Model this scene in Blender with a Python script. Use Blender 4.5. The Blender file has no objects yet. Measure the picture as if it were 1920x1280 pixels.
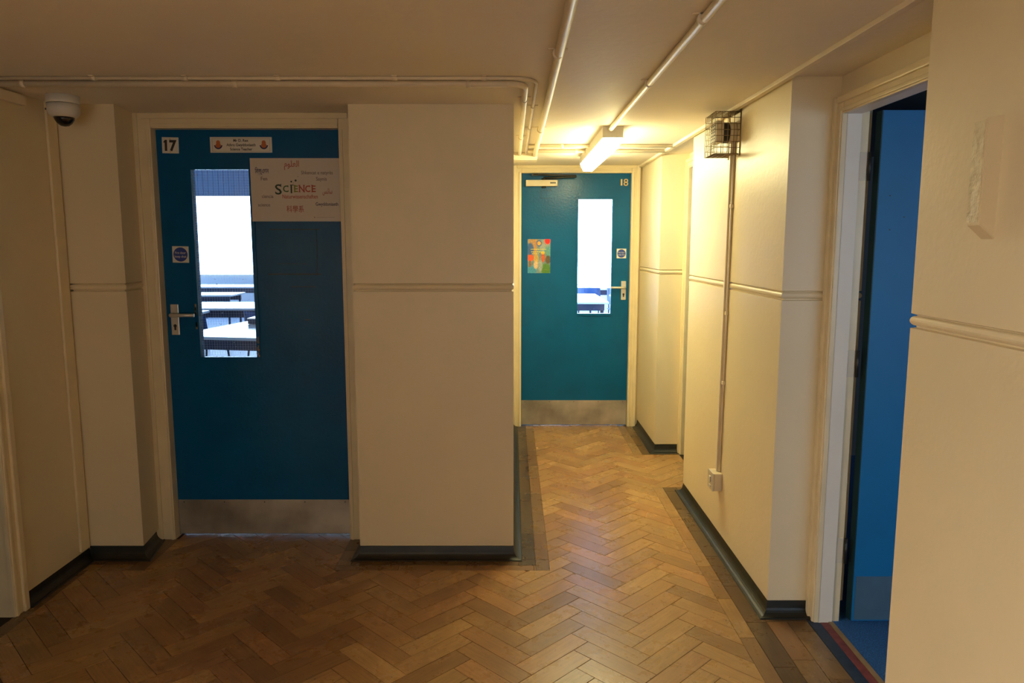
import bpy, bmesh, math, random
from mathutils import Vector, Matrix
random.seed(7)
SC = bpy.context.scene
COL = SC.collection
# ------------------------------------------------------------------ camera
CAM_H = 1.45
cd = bpy.data.cameras.new('camera'); cam = bpy.data.objects.new('camera', cd); COL.objects.link(cam)
cam.location = (0, 0, CAM_H)
cam.rotation_euler = (math.radians(90) - math.atan(183 / 1383), 0, 0)
cd.sensor_fit = 'HORIZONTAL'; cd.sensor_width = 36.0; cd.lens = 36.0 * 1383 / 1920
cd.clip_start = 0.02; cd.clip_end = 200
SC.camera = cam
# ------------------------------------------------------------------ world, exposure
w = bpy.data.worlds.new('World'); SC.world = w; w.use_nodes = True
w.node_tree.nodes['Background'].inputs[0].default_value = (0.75, 0.86, 1.0, 1)
w.node_tree.nodes['Background'].inputs[1].default_value = 1.0
SC.view_settings.view_transform = 'Standard'
SC.view_settings.look = 'None'
SC.view_settings.gamma = 1.0
SC.view_settings.use_curve_mapping = False
SC.view_settings.exposure = 0.17
SC.cycles.use_denoising = True
SC.cycles.max_bounces = 9
SC.cycles.diffuse_bounces = 5
SC.cycles.caustics_reflective = False
SC.cycles.caustics_refractive = False
SC.cycles.sample_clamp_indirect = 6.0
# light levels (passage lamp, room daylight, and unseen windows added for fill)
TUBE_COL, TUBE_STR = (1.0, 0.90, 0.47), 57.0          # fluorescent fitting in the passage
HALL_COL, HALL_STR = (1.0, 0.90, 0.74), 13.0           # unseen lobby window added to light the near right wall
REAR_COL, REAR_STR = (1.0, 0.97, 0.92), 2.4           # fill from an unseen window added behind the camera
DAY_COL = (0.62, 0.80, 1.0)
DAY17, DAY18, DAYBLUE = 9.0, 24.0, 2.8

# ------------------------------------------------------------------ materials
def new_mat(name):
    m = bpy.data.materials.new(name); m.use_nodes = True
    return m, m.node_tree, m.node_tree.nodes['Principled BSDF']

def mat(name, col, rough=0.5, metal=0.0, var=0.06, scale=6.0, bump=0.0, bscale=60.0, spec=0.5, coat=0.0):
    m, nt, b = new_mat(name)
    N, L = nt.nodes, nt.links
    tc = N.new('ShaderNodeTexCoord')
    no = N.new('ShaderNodeTexNoise'); no.inputs['Scale'].default_value = scale; no.inputs['Detail'].default_value = 4
    L.new(tc.outputs['Object'], no.inputs['Vector'])
    rp = N.new('ShaderNodeValToRGB')
    c0 = [max(0, c * (1 - var)) for c in col]; c1 = [min(1, c * (1 + var)) for c in col]
    rp.color_ramp.elements[0].position = 0.3; rp.color_ramp.elements[1].position = 0.7
    rp.color_ramp.elements[0].color = (*c0, 1); rp.color_ramp.elements[1].color = (*c1, 1)
    L.new(no.outputs['Fac'], rp.inputs['Fac']); L.new(rp.outputs['Color'], b.inputs['Base Color'])
    b.inputs['Roughness'].default_value = rough; b.inputs['Metallic'].default_value = metal
    b.inputs['Specular IOR Level'].default_value = spec; b.inputs['Coat Weight'].default_value = coat
    if bump:
        n2 = N.new('ShaderNodeTexNoise'); n2.inputs['Scale'].default_value = bscale; n2.inputs['Detail'].default_value = 3
        L.new(tc.outputs['Object'], n2.inputs['Vector'])
        bp = N.new('ShaderNodeBump'); bp.inputs['Strength'].default_value = bump; bp.inputs['Distance'].default_value = 0.01
        L.new(n2.outputs['Fac'], bp.inputs['Height']); L.new(bp.outputs['Normal'], b.inputs['Normal'])
    return m

def emit(name, col, s):
    m, nt, b = new_mat(name)
    b.inputs['Base Color'].default_value = (*col, 1)
    b.inputs['Emission Color'].default_value = (*col, 1); b.inputs['Emission Strength'].default_value = s
    return m

def glass_mat():
    m, nt, b = new_mat('pane_glass'); N, L = nt.nodes, nt.links
    nt.nodes.remove(b)
    tr = N.new('ShaderNodeBsdfTransparent'); tr.inputs[0].default_value = (0.88, 0.94, 0.97, 1)
    gl = N.new('ShaderNodeBsdfGlossy'); gl.inputs['Roughness'].default_value = 0.02
    fr = N.new('ShaderNodeFresnel'); fr.inputs['IOR'].default_value = 1.45
    mx = N.new('ShaderNodeMixShader'); L.new(fr.outputs[0], mx.inputs[0]); L.new(tr.outputs[0], mx.inputs[1]); L.new(gl.outputs[0], mx.inputs[2])
    # specks of paint and grime
    tc = N.new('ShaderNodeTexCoord'); no = N.new('ShaderNodeTexNoise'); no.inputs['Scale'].default_value = 55; no.inputs['Detail'].default_value = 5
    L.new(tc.outputs['Object'], no.inputs['Vector'])
    rp = N.new('ShaderNodeValToRGB'); rp.color_ramp.elements[0].position = 0.66; rp.color_ramp.elements[1].position = 0.74
    rp.color_ramp.elements[1].color = (0.5, 0.5, 0.5, 1)
    L.new(no.outputs['Fac'], rp.inputs['Fac'])
    di = N.new('ShaderNodeBsdfDiffuse'); di.inputs[0].default_value = (0.7, 0.75, 0.8, 1)
    m2 = N.new('ShaderNodeMixShader'); L.new(rp.outputs['Color'], m2.inputs[0]); L.new(mx.outputs[0], m2.inputs[1]); L.new(di.outputs[0], m2.inputs[2])
    L.new(m2.outputs[0], N['Material Output'].inputs['Surface'])
    return m

def wood_mat(name, use_attr):
    """parquet: colour of each block from the object colour (or the face attribute of the joined rest), grain along local X"""
    m, nt, b = new_mat(name); N, L = nt.nodes, nt.links
    tc = N.new('ShaderNodeTexCoord'); oi = N.new('ShaderNodeObjectInfo')
    ad = N.new('ShaderNodeVectorMath'); ad.operation = 'ADD'
    sc = N.new('ShaderNodeVectorMath'); sc.operation = 'SCALE'; sc.inputs['Scale'].default_value = 37.0
    cb = N.new('ShaderNodeCombineXYZ'); L.new(oi.outputs['Random'], cb.inputs[0]); L.new(oi.outputs['Random'], cb.inputs[1])
    L.new(cb.outputs[0], sc.inputs[0]); L.new(tc.outputs['Object'], ad.inputs[0]); L.new(sc.outputs[0], ad.inputs[1])
    mp = N.new('ShaderNodeMapping'); mp.inputs['Scale'].default_value = (5, 70, 5)
    L.new(ad.outputs[0], mp.inputs['Vector'])
    no = N.new('ShaderNodeTexNoise'); no.inputs['Scale'].default_value = 1.6; no.inputs['Detail'].default_value = 6; no.inputs['Roughness'].default_value = 0.65
    L.new(mp.outputs[0], no.inputs['Vector'])
    rp = N.new('ShaderNodeValToRGB'); rp.color_ramp.elements[0].position = 0.25; rp.color_ramp.elements[1].position = 0.75
    rp.color_ramp.elements[0].color = (0.70, 0.66, 0.62, 1); rp.color_ramp.elements[1].color = (1.16, 1.18, 1.2, 1)
    L.new(no.outputs['Fac'], rp.inputs['Fac'])
    # worn grime in patches, in world space
    ge = N.new('ShaderNodeNewGeometry')
    n2 = N.new('ShaderNodeTexNoise'); n2.inputs['Scale'].default_value = 7.0; n2.inputs['Detail'].default_value = 7; n2.inputs['Roughness'].default_value = 0.7
    L.new(ge.outputs['Position'], n2.inputs['Vector'])
    r2 = N.new('ShaderNodeValToRGB'); r2.color_ramp.elements[0].position = 0.30; r2.color_ramp.elements[1].position = 0.62
    r2.color_ramp.elements[0].color = (0.82, 0.80, 0.80, 1); r2.color_ramp.elements[1].color = (1, 1, 1, 1)
    L.new(n2.outputs['Fac'], r2.inputs['Fac'])
    m1 = N.new('ShaderNodeMix'); m1.data_type = 'RGBA'; m1.blend_type = 'MULTIPLY'; m1.inputs[0].default_value = 1
    m2 = N.new('ShaderNodeMix'); m2.data_type = 'RGBA'; m2.blend_type = 'MULTIPLY'; m2.inputs[0].default_value = 1
    if use_attr:
        at = N.new('ShaderNodeAttribute'); at.attribute_name = 'tint'; L.new(at.outputs['Color'], m1.inputs[6])
    else:
        L.new(oi.outputs['Color'], m1.inputs[6])
    L.new(rp.outputs['Color'], m1.inputs[7]); L.new(m1.outputs[2], m2.inputs[6]); L.new(r2.outputs['Color'], m2.inputs[7])
    n3 = N.new('ShaderNodeTexNoise'); n3.inputs['Scale'].default_value = 85.0; n3.inputs['Detail'].default_value = 1
    L.new(ge.outputs['Position'], n3.inputs['Vector'])
    r3 = N.new('ShaderNodeValToRGB'); r3.color_ramp.elements[0].position = 0.70; r3.color_ramp.elements[1].position = 0.76
    r3.color_ramp.elements[0].color = (1, 1, 1, 1); r3.color_ramp.elements[1].color = (0.35, 0.33, 0.32, 1)
    L.new(n3.outputs['Fac'], r3.inputs['Fac'])
    m3 = N.new('ShaderNodeMix'); m3.data_type = 'RGBA'; m3.blend_type = 'MULTIPLY'; m3.inputs[0].default_value = 1
    L.new(m2.outputs[2], m3.inputs[6]); L.new(r3.outputs['Color'], m3.inputs[7])
    L.new(m3.outputs[2], b.inputs['Base Color'])
    rr = N.new('ShaderNodeMapRange'); rr.inputs['To Min'].default_value = 0.34; rr.inputs['To Max'].default_value = 0.22
    L.new(n2.outputs['Fac'], rr.inputs['Value']); L.new(rr.outputs[0], b.inputs['Roughness'])
    bp = N.new('ShaderNodeBump'); bp.inputs['Strength'].default_value = 0.10; bp.inputs['Distance'].default_value = 0.004
    L.new(no.outputs['Fac'], bp.inputs['Height']); L.new(bp.outputs['Normal'], b.inputs['Normal'])
    return m

M = {}
M['wall'] = mat('cream_wall_paint', (0.78, 0.675, 0.47), 0.42, var=0.03, scale=2.5, bump=0.10, bscale=45)
M['ceil'] = mat('cream_ceiling_paint', (0.84, 0.765, 0.665), 0.6, var=0.04, scale=1.5, bump=0.12, bscale=30)
M['gloss'] = mat('cream_gloss_woodwork', (0.78, 0.67, 0.45), 0.32, var=0.05, scale=9, bump=0.04, bscale=25)
M['white_lining'] = mat('white_lining_paint', (0.82, 0.78, 0.70), 0.45, var=0.03)
M['pipe'] = mat('cream_painted_conduit', (0.78, 0.68, 0.52), 0.5, var=0.05, scale=12)
M['cove'] = mat('black_green_cove', (0.011, 0.012, 0.009), 0.42, var=0.5, scale=9, bump=0.15, bscale=20)
M['teal'] = mat('teal_door_paint', (0.001, 0.092, 0.26), 0.25, var=0.10, scale=5, bump=0.10, bscale=70, spec=0.22)
M['blue'] = mat('blue_door_paint', (0.003, 0.17, 0.44), 0.5, var=0.06, scale=4, bump=0.04, bscale=60)
M['dark_teal'] = mat('dark_door_edge', (0.006, 0.035, 0.045), 0.5)
M['steel'] = mat('brushed_kick_plate', (0.46, 0.43, 0.38), 0.45, metal=0.7, var=0.55, scale=3.2, bump=0.04, bscale=90)
M['alu'] = mat('satin_aluminium', (0.66, 0.64, 0.60), 0.35, metal=0.6, var=0.05)
M['dark'] = mat('dark_metal', (0.02, 0.02, 0.02), 0.4, var=0.2)
M['beige'] = mat('beige_casing', (0.66, 0.58, 0.44), 0.4, var=0.04)
M['white'] = mat('white_plastic', (0.72, 0.70, 0.66), 0.35, var=0.03)
M['paper'] = mat('white_print', (0.62, 0.56, 0.50), 0.5, var=0.03)
M['sign_white'] = mat('sign_white', (0.75, 0.72, 0.66), 0.4, var=0.02)
M['ink'] = mat('black_ink', (0.015, 0.014, 0.016), 0.5, var=0.0)
M['sign_blue'] = mat('sign_blue', (0.012, 0.05, 0.32), 0.4, var=0.02)
M['ink_red'] = mat('red_ink', (0.40, 0.07, 0.04), 0.5, var=0)
M['ink_grey'] = mat('grey_brown_ink', (0.20, 0.14, 0.12), 0.5, var=0)
M['ink_navy'] = mat('navy_ink', (0.02, 0.02, 0.09), 0.5, var=0)
M['ink_green'] = mat('green_ink', (0.04, 0.13, 0.03), 0.5, var=0)
M['ink_lime'] = mat('lime_ink', (0.20, 0.24, 0.03), 0.5, var=0)
M['ink_dkgreen'] = mat('dark_green_ink', (0.015, 0.04, 0.022), 0.5, var=0)
M['ink_orange'] = mat('orange_ink', (0.50, 0.13, 0.03), 0.5, var=0)
M['brass'] = mat('brass', (0.62, 0.46, 0.20), 0.35, metal=0.6, var=0.08)
M['wire'] = mat('brown_wire', (0.23, 0.16, 0.09), 0.45, metal=0.3, var=0.15)
M['dome'] = mat('smoked_dome', (0.01, 0.01, 0.012), 0.08, var=0, spec=0.6)
M['substrate'] = mat('dark_joint_filler', (0.035, 0.022, 0.012), 0.8, var=0.3)
M['carpet'] = mat('blue_carpet', (0.03, 0.15, 0.40), 0.95, var=0.5, scale=220, bump=0.5, bscale=260)
M['maroon'] = mat('maroon_strip', (0.24, 0.06, 0.06), 0.6, var=0.3, scale=30)
M['navy_strip'] = mat('navy_strip', (0.022, 0.045, 0.09), 0.6, var=0.3, scale=30)
M['strip_wood'] = mat('threshold_wood', (0.36, 0.25, 0.12), 0.5, var=0.15, scale=20)
M['table'] = mat('white_table_laminate', (0.85, 0.87, 0.9), 0.16, var=0.01)
M['chair'] = mat('blue_chair_plastic', (0.03, 0.09, 0.26), 0.4, var=0.05)
M['roomwall'] = mat('classroom_wall', (0.62, 0.66, 0.72), 0.7, var=0.02)
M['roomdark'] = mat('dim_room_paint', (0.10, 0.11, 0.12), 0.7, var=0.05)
M['roomfloor'] = mat('classroom_floor', (0.22, 0.27, 0.38), 0.35, var=0.1)
M['blind'] = mat('slate_blind', (0.07, 0.10, 0.17), 0.7, var=0.05)
M['leg'] = mat('dark_frame_metal', (0.05, 0.06, 0.10), 0.4, metal=0.5, var=0.05)
M['glass'] = glass_mat()
M['wood'] = wood_mat('parquet_wood', False)
M['wood_rest'] = wood_mat('parquet_wood_rest', True)
M['tube'] = emit('lit_diffuser', TUBE_COL, TUBE_STR)

# ------------------------------------------------------------------ mesh helpers
def box(bm, x0, x1, y0, y1, z0, z1, bev=0.0):
    x0, x1 = sorted((x0, x1)); y0, y1 = sorted((y0, y1)); z0, z1 = sorted((z0, z1))
    v = [bm.verts.new(p) for p in ((x0, y0, z0), (x1, y0, z0), (x1, y1, z0), (x0, y1, z0), (x0, y0, z1), (x1, y0, z1), (x1, y1, z1), (x0, y1, z1))]
    fs = [bm.faces.new([v[i] for i in q]) for q in ((3, 2, 1, 0), (4, 5, 6, 7), (0, 1, 5, 4), (1, 2, 6, 5), (2, 3, 7, 6), (3, 0, 4, 7))]
    if bev:
        es = list({e for f in fs for e in f.edges})
        bmesh.ops.bevel(bm, geom=es, offset=bev, segments=2, affect='EDGES', profile=0.6)
    return bm

def B(*a, **k):
    bm = bmesh.new(); box(bm, *a, **k); return bm

def ring_prism(bm, outer, inner, y0, y1):
    """rectangular plate in XZ with a rectangular hole, between y0 (front) and y1"""
    def loop(r, y): return [bm.verts.new((x, y, z)) for x, z in ((r[0], r[2]), (r[1], r[2]), (r[1], r[3]), (r[0], r[3]))]
    o0, i0, o1, i1 = loop(outer, y0), loop(inner, y0), loop(outer, y1), loop(inner, y1)
    for k in range(4):
        j = (k + 1) % 4
        bm.faces.new((o0[k], o0[j], i0[j], i0[k])); bm.faces.new((o1[j], o1[k], i1[k], i1[j]))
        bm.faces.new((o0[j], o0[k], o1[k], o1[j])); bm.faces.new((i0[k], i0[j], i1[j], i1[k]))
    return bm

def tube(bm, pts, r, n=10, cap=True):
    pts = [Vector(p) for p in pts]; rings = []
    ref = None
    for i, p in enumerate(pts):
        t = (pts[min(i + 1, len(pts) - 1)] - pts[max(i - 1, 0)]).normalized()
        if ref is None:
            ref = t.orthogonal().normalized()
        ref = (ref - t * ref.dot(t)).normalized()
        s = t.cross(ref)
        rr = r[i] if isinstance(r, (list, tuple)) else r
        rings.append([bm.verts.new(p + (ref * math.cos(2 * math.pi * k / n) + s * math.sin(2 * math.pi * k / n)) * rr) for k in range(n)])
    for a, b in zip(rings, rings[1:]):
        for k in range(n):
            f = bm.faces.new((a[k], a[(k + 1) % n], b[(k + 1) % n], b[k])); f.smooth = True
    if cap:
        bm.faces.new(rings[0][::-1]); bm.faces.new(rings[-1])
    return bm

def lathe(bm, prof, centre, axis='Z', n=28):
    """prof: (radius, height along axis)"""
    c = Vector(centre); rings = []
    def P(r, h, a):
        u, v = r * math.cos(a), r * math.sin(a)
        return c + (Vector((u, v, h)) if axis == 'Z' else Vector((h, u, v)) if axis == 'X' else Vector((u, h, v)))
    for r, h in prof:
        rings.append([bm.verts.new(P(max(r, 1e-5), h, 2 * math.pi * k / n)) for k in range(n)])
    for a, b in zip(rings, rings[1:]):
        for k in range(n):
            f = bm.faces.new((a[k], a[(k + 1) % n], b[(k + 1) % n], b[k])); f.smooth = True
    bm.faces.new(rings[0][::-1]); bm.faces.new(rings[-1])
    bmesh.ops.recalc_face_normals(bm, faces=bm.faces[:])
    return bm

def sweep(bm, path, prof, closed):
    """sweep a (offset, z) profile along a plan path; offset grows to the right-hand side of travel"""
    n = len(path); P = [Vector(p) for p in path]; rows = []
    for i in range(n):
        d0 = (P[i] - P[i - 1]).normalized() if (closed or i > 0) else None
        d1 = (P[(i + 1) % n] - P[i]).normalized() if (closed or i < n - 1) else None
        d0 = d0 or d1; d1 = d1 or d0
        n0, n1 = Vector((d0.y, -d0.x)), Vector((d1.y, -d1.x))
        mt = (n0 + n1).normalized(); mt = mt / max(0.3, mt.dot(n1))
        rows.append([bm.verts.new((P[i].x + mt.x * o, P[i].y + mt.y * o, z)) for o, z in prof])
    for i in range(n if closed else n - 1):
        a, b = rows[i], rows[(i + 1) % n]
        for k in range(len(prof) - 1):
            bm.faces.new((a[k], b[k], b[k + 1], a[k + 1]))
    if not closed:
        for r in (rows[0], rows[-1]):
            if len(r) > 2: bm.faces.new(r)
    bmesh.ops.recalc_face_normals(bm, faces=bm.faces[:])
    return bm

def world_loc(o):
    v = Vector((0, 0, 0))
    while o is not None:
        v = v + Vector(o.location); o = o.parent
    return v

def obj(name, bm, material, parent=None, base=None):
    """one mesh object from a bmesh in world coordinates; a top-level mesh gets its origin at its base"""
    if parent is not None:
        org = world_loc(parent)
        loc = Vector((0, 0, 0))
    elif base is not None:
        org = Vector(base); loc = org
    else:
        xs = [v.co for v in bm.verts]
        org = Vector(((min(c.x for c in xs) + max(c.x for c in xs)) / 2, (min(c.y for c in xs) + max(c.y for c in xs)) / 2, min(c.z for c in xs)))
        loc = org
    bmesh.ops.translate(bm, verts=bm.verts[:], vec=-org)
    me = bpy.data.meshes.new(name); bm.to_mesh(me); bm.free()
    me.materials.append(M[material] if isinstance(material, str) else material)
    o = bpy.data.objects.new(name, me); COL.objects.link(o); o.location = loc
    if parent is not None: o.parent = parent
    return o

def tag(o, label, cat=None, kind=None, group=None):
    o['label'] = label
    if cat: o['category'] = cat
    if kind: o['kind'] = kind
    if group: o['group'] = group
    return o

def thing(name, loc, label, cat, kind=None, group=None):
    o = bpy.data.objects.new(name, None); COL.objects.link(o); o.location = loc
    o.empty_display_size = 0.05
    return tag(o, label, cat, kind, group)

def text_bm(s, size, centre, thick=0.0006, width=None, align='CENTER', bold=0.0):
    """flat lettering that faces -Y, centred at a world point (x, y, z of the baseline)"""
    cu = bpy.data.curves.new('t', 'FONT'); cu.body = s; cu.size = size; cu.align_x = align; cu.resolution_u = 3
    cu.extrude = thick / 2; cu.offset = bold
    to = bpy.data.objects.new('t', cu); COL.objects.link(to)
    dg = bpy.context.evaluated_depsgraph_get()
    me = bpy.data.meshes.new_from_object(to.evaluated_get(dg))
    bpy.data.objects.remove(to); bpy.data.curves.remove(cu)
    bm = bmesh.new(); bm.from_mesh(me); bpy.data.meshes.remove(me)
    if bm.verts and width:
        xs = [v.co.x for v in bm.verts]; cur = max(xs) - min(xs); mid = (max(xs) + min(xs)) / 2
        for v in bm.verts: v.co.x = (v.co.x - mid) * width / max(cur, 1e-6)
    for v in bm.verts:
        x, y, z = v.co
        v.co = (centre[0] + x, centre[1] - z, centre[2] + y)
    return bm

def disc(bm, cx, y, cz, r, n=28, thick=0.0006, a0=0, a1=2 * math.pi, r_in=None):
    front = [bm.verts.new((cx + r * math.cos(a0 + (a1 - a0) * k / n), y, cz + r * math.sin(a0 + (a1 - a0) * k / n))) for k in range(n if r_in is None else n + 1)]
    if r_in is None:
        f = bm.faces.new(front)
    else:
        inn = [bm.verts.new((cx + r_in * math.cos(a0 + (a1 - a0) * k / n), y, cz + r_in * math.sin(a0 + (a1 - a0) * k / n))) for k in range(n + 1)]
        for k in range(n): bm.faces.new((front[k], front[k + 1], inn[k + 1], inn[k]))
    return bm

# ------------------------------------------------------------------ plan dimensions (metres; camera stands at the origin)
CE = 2.045                      # ceiling
XR, XF = 1.005, 1.165           # right wall face, door-recess face behind it
XL = -1.965                     # left wall face
YP = 3.275                      # front of the central wall block
Y17, Y18 = 3.54, 5.81           # faces of the two teal doors
WALL = [(-0.014, 0.0), (-0.014, 0.05), (0, 0.06), (0, 1.240), (-0.010, 1.2425), (-0.010, 1.2455)]
for k in range(9):
    a = -math.pi / 2 + math.pi * k / 8
    WALL.append((-0.010 + 0.012 * math.cos(a), 1.259 + 0.0125 * math.sin(a)))
WALL += [(-0.010, 1.2735), (0, 1.277), (0, CE + 0.02)]
PLAIN = [(0, 0.0), (0, CE + 0.02)]

def solid_wall(name, path, label, prof=WALL):
    """path runs clockwise seen from above would offset inwards, so paths below run counter-clockwise (offset outwards)"""
    o = obj(name, sweep(bmesh.new(), path, prof, True), 'wall')
    return tag(o, label, 'wall', 'structure')

def rect(x0, x1, y0, y1): return [(x0, y0), (x1, y0), (x1, y1), (x0, y1)]

wall_centre = solid_wall('wall_centre', rect(-0.706, 0.007, YP, 5.98), 'cream plaster wall block between the two teal doors')
wall_far_left = solid_wall('wall_left_return', [(-1.962, YP), (-1.712, YP), (-1.757, 3.62), (-1.962, 3.62)], 'narrow cream wall face left of door 17 frame')
wall_right = solid_wall('wall_right', rect(XR, 1.30, 2.745, 4.19), 'cream corridor wall carrying the caged alarm sounder')
wall_right_near = solid_wall('wall_right_near', rect(XR, 1.30, -3.0, 1.85), 'near cream wall at the right edge with plaster box')
wall_right_far = solid_wall('wall_right_far', rect(1.0, 1.30, 5.03, 5.98), 'short cream wall nib right of door 18')
def boxwall(name, args, label, m='wall', cat='wall'):
    return tag(obj(name, B(*args), m), label, cat, 'structure')
boxwall('wall_left', (XL - 0.25, XL, 2.735, 3.62, 0, CE + .02), 'left cream wall beside the dome camera corner')
boxwall('wall_left_near', (XL - 0.25, XL, -3.0, -0.50, 0, CE + .02), 'left hall wall beside the camera position')
boxwall('wall_left_lintel', (XL - 0.25, XL, -0.50, 1.10, 1.84, CE + .02), 'unseen wall over the left opening, set low to cut the lobby light')  # out of view; lowered to keep lobby light off the near wall's top
boxwall('wall_left_middle', (XL - 0.25, XL, 1.10, 1.90, 0, CE + .02), 'left hall wall between door and lobby opening')
boxwall('wall_left_door_lintel', (XL - 0.25, XL, 1.90, 2.735, 1.97, CE + .02), 'wall over the left side door')
boxwall('wall_rear', (-4.8, 1.30, -3.2, -3.0, 0, CE + .02), 'rear hall wall behind the camera position')
boxwall('wall_lintel_right', (XF + 0.02, 1.30, 1.85, 2.745, 1.945, CE + .02), 'cream wall over the open blue door')
boxwall('wall_lintel_passage', (XF + 0.02, 1.30, 4.19, 5.03, 1.98, CE + .02), 'cream wall over the passage side door')
boxwall('wall_lintel_left', (-1.76, -0.706, 3.51, 3.62, 1.985, CE + .02), 'wall over door 17')
boxwall('wall_lintel_end', (0.0, 1.01, 5.80, 5.98, 1.99, CE + .02), 'wall over door 18')
boxwall('wall_end_left', (0.0, 0.0405, 5.789, 5.98, 0, CE + .02), 'narrow wall strip behind the left jamb of door 18')
boxwall('wall_end_right', (0.9515, 1.01, 5.789, 5.98, 0, CE + .02), 'narrow wall strip behind the right jamb of door 18')
boxwall('wall_door_left', (-1.77, -1.6955, 3.514, 3.62, 0, CE + .02), 'narrow wall strip behind the left jamb of door 17')
boxwall('wall_door_right', (-0.7685, -0.70, 3.514, 3.62, 0, CE + .02), 'narrow wall strip behind the right jamb of door 17')
boxwall('wall_lobby_far', (-4.8, XL - 0.25, 2.735, 2.85, 0, 3.5), 'side lobby wall beyond the left opening')
boxwall('wall_lobby_side', (-4.9, -4.8, -3.2, 2.85, 0, 3.5), 'outer side lobby wall')
boxwall('wall_lobby_upper', (XL - 0.25, XL - 0.13, -3.2, 2.85, CE, 3.5), 'wall above the lobby opening')
boxwall('wall_lobby_rear', (-4.8, XL - 0.25, -3.2, -3.0, CE, 3.5), 'upper rear lobby wall')
boxwall('ceiling_lobby', (-4.9, XL - 0.13, -3.2, 2.85, 3.5, 3.6), 'high ceiling of the side lobby', 'ceil', 'ceiling')

# ceiling
bm = bmesh.new()
box(bm, XL - 0.26, 6.0, -3.3, 3.60, CE, CE + .12); box(bm, -0.70, 6.0, 3.60, 5.98, CE, CE + .12)
tag(obj('ceiling', bm, 'ceil'), 'low cream painted ceiling carrying surface conduits', 'ceiling', 'structure')

# ------------------------------------------------------------------ floor: herringbone parquet
fb = bmesh.new(); box(fb, -4.9, 1.24, -3.2, 6.0, -0.12, -0.004)
floor = tag(obj('floor', fb, 'substrate', base=(0, 0, 0)), 'worn honey brown herringbone parquet floor', 'floor', 'structure')
HB = [(-1.90, 0.845, -2.9, 3.142), (-1.65, -0.80, 3.142, 3.60), (0.170, 0.845, 3.142, 5.83), (0.845, 1.16, 4.28, 4.97)]
def in_rects(x, y): return any(a - 1e-6 <= x <= b + 1e-6 and c - 1e-6 <= y <= d + 1e-6 for a, b, c, d in HB)
def clip(poly, r):
    def cut(ps, f):
        out = []
        for i in range(len(ps)):
            a, b = ps[i], ps[(i + 1) % len(ps)]; fa, fb_ = f(a), f(b)
            if fa >= 0: out.append(a)
            if (fa >= 0) != (fb_ >= 0):
                t = fa / (fa - fb_); out.append((a[0] + (b[0] - a[0]) * t, a[1] + (b[1] - a[1]) * t))
        return out
    for f in (lambda p: p[0] - r[0], lambda p: r[1] - p[0], lambda p: p[1] - r[2], lambda p: r[3] - p[1]):
        if not poly: break
        poly = cut(poly, f)
    return poly
def area(p): return abs(sum(p[i][0] * p[(i + 1) % len(p)][1] - p[(i + 1) % len(p)][0] * p[i][1] for i in range(len(p)))) / 2
def slab(bm, poly, z0, z1, ch=0.0):
    """prism of a convex polygon with a small chamfer round its top"""
    c = (sum(p[0] for p in poly) / len(poly), sum(p[1] for p in poly) / len(poly))
    n = len(poly)
    lo = [bm.verts.new((p[0], p[1], z0)) for p in poly]; mid = [bm.verts.new((p[0], p[1], z1 - ch)) for p in poly]
    def inn(p):
        d = math.hypot(c[0] - p[0], c[1] - p[1]) or 1; k = min(0.4, ch * 1.4 / d)
        return (p[0] + (c[0] - p[0]) * k, p[1] + (c[1] - p[1]) * k, z1)
    hi = [bm.verts.new(inn(p)) for p in poly]
    fs = [bm.faces.new(hi)]
    for k in range(n):
        j = (k + 1) % n
        fs.append(bm.faces.new((lo[k], lo[j], mid[j], mid[k]))); fs.append(bm.faces.new((mid[k], mid[j], hi[j], hi[k])))
    return fs
PAL = [(0.42, 0.23, 0.085), (0.47, 0.275, 0.105), (0.35, 0.185, 0.07), (0.52, 0.315, 0.125), (0.43, 0.25, 0.10), (0.31, 0.165, 0.07), (0.46, 0.235, 0.09), (0.40, 0.20, 0.085)]
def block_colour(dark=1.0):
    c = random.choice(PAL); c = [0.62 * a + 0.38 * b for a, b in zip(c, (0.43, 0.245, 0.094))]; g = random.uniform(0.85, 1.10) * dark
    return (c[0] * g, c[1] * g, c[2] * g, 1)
BL, BW, GAP = 0.300, 0.0805, 0.0017
ah, bh = Vector((1, -1)) / math.sqrt(2), Vector((1, 1)) / math.sqrt(2)
ORG = Vector((-0.2017, 2.944))
FD = math.sqrt(183 ** 2 + 1383 ** 2)
def to_px(x, y, z=0.0):
    p = math.atan(183 / 1383); dz = z - CAM_H; dep = y * math.cos(p) - dz * math.sin(p); up = y * math.sin(p) + dz * math.cos(p)
    return (960 + 1383 * x / dep, 640 - 1383 * up / dep) if dep > 0.1 else (-9999, 9999)
cands = []
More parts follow.
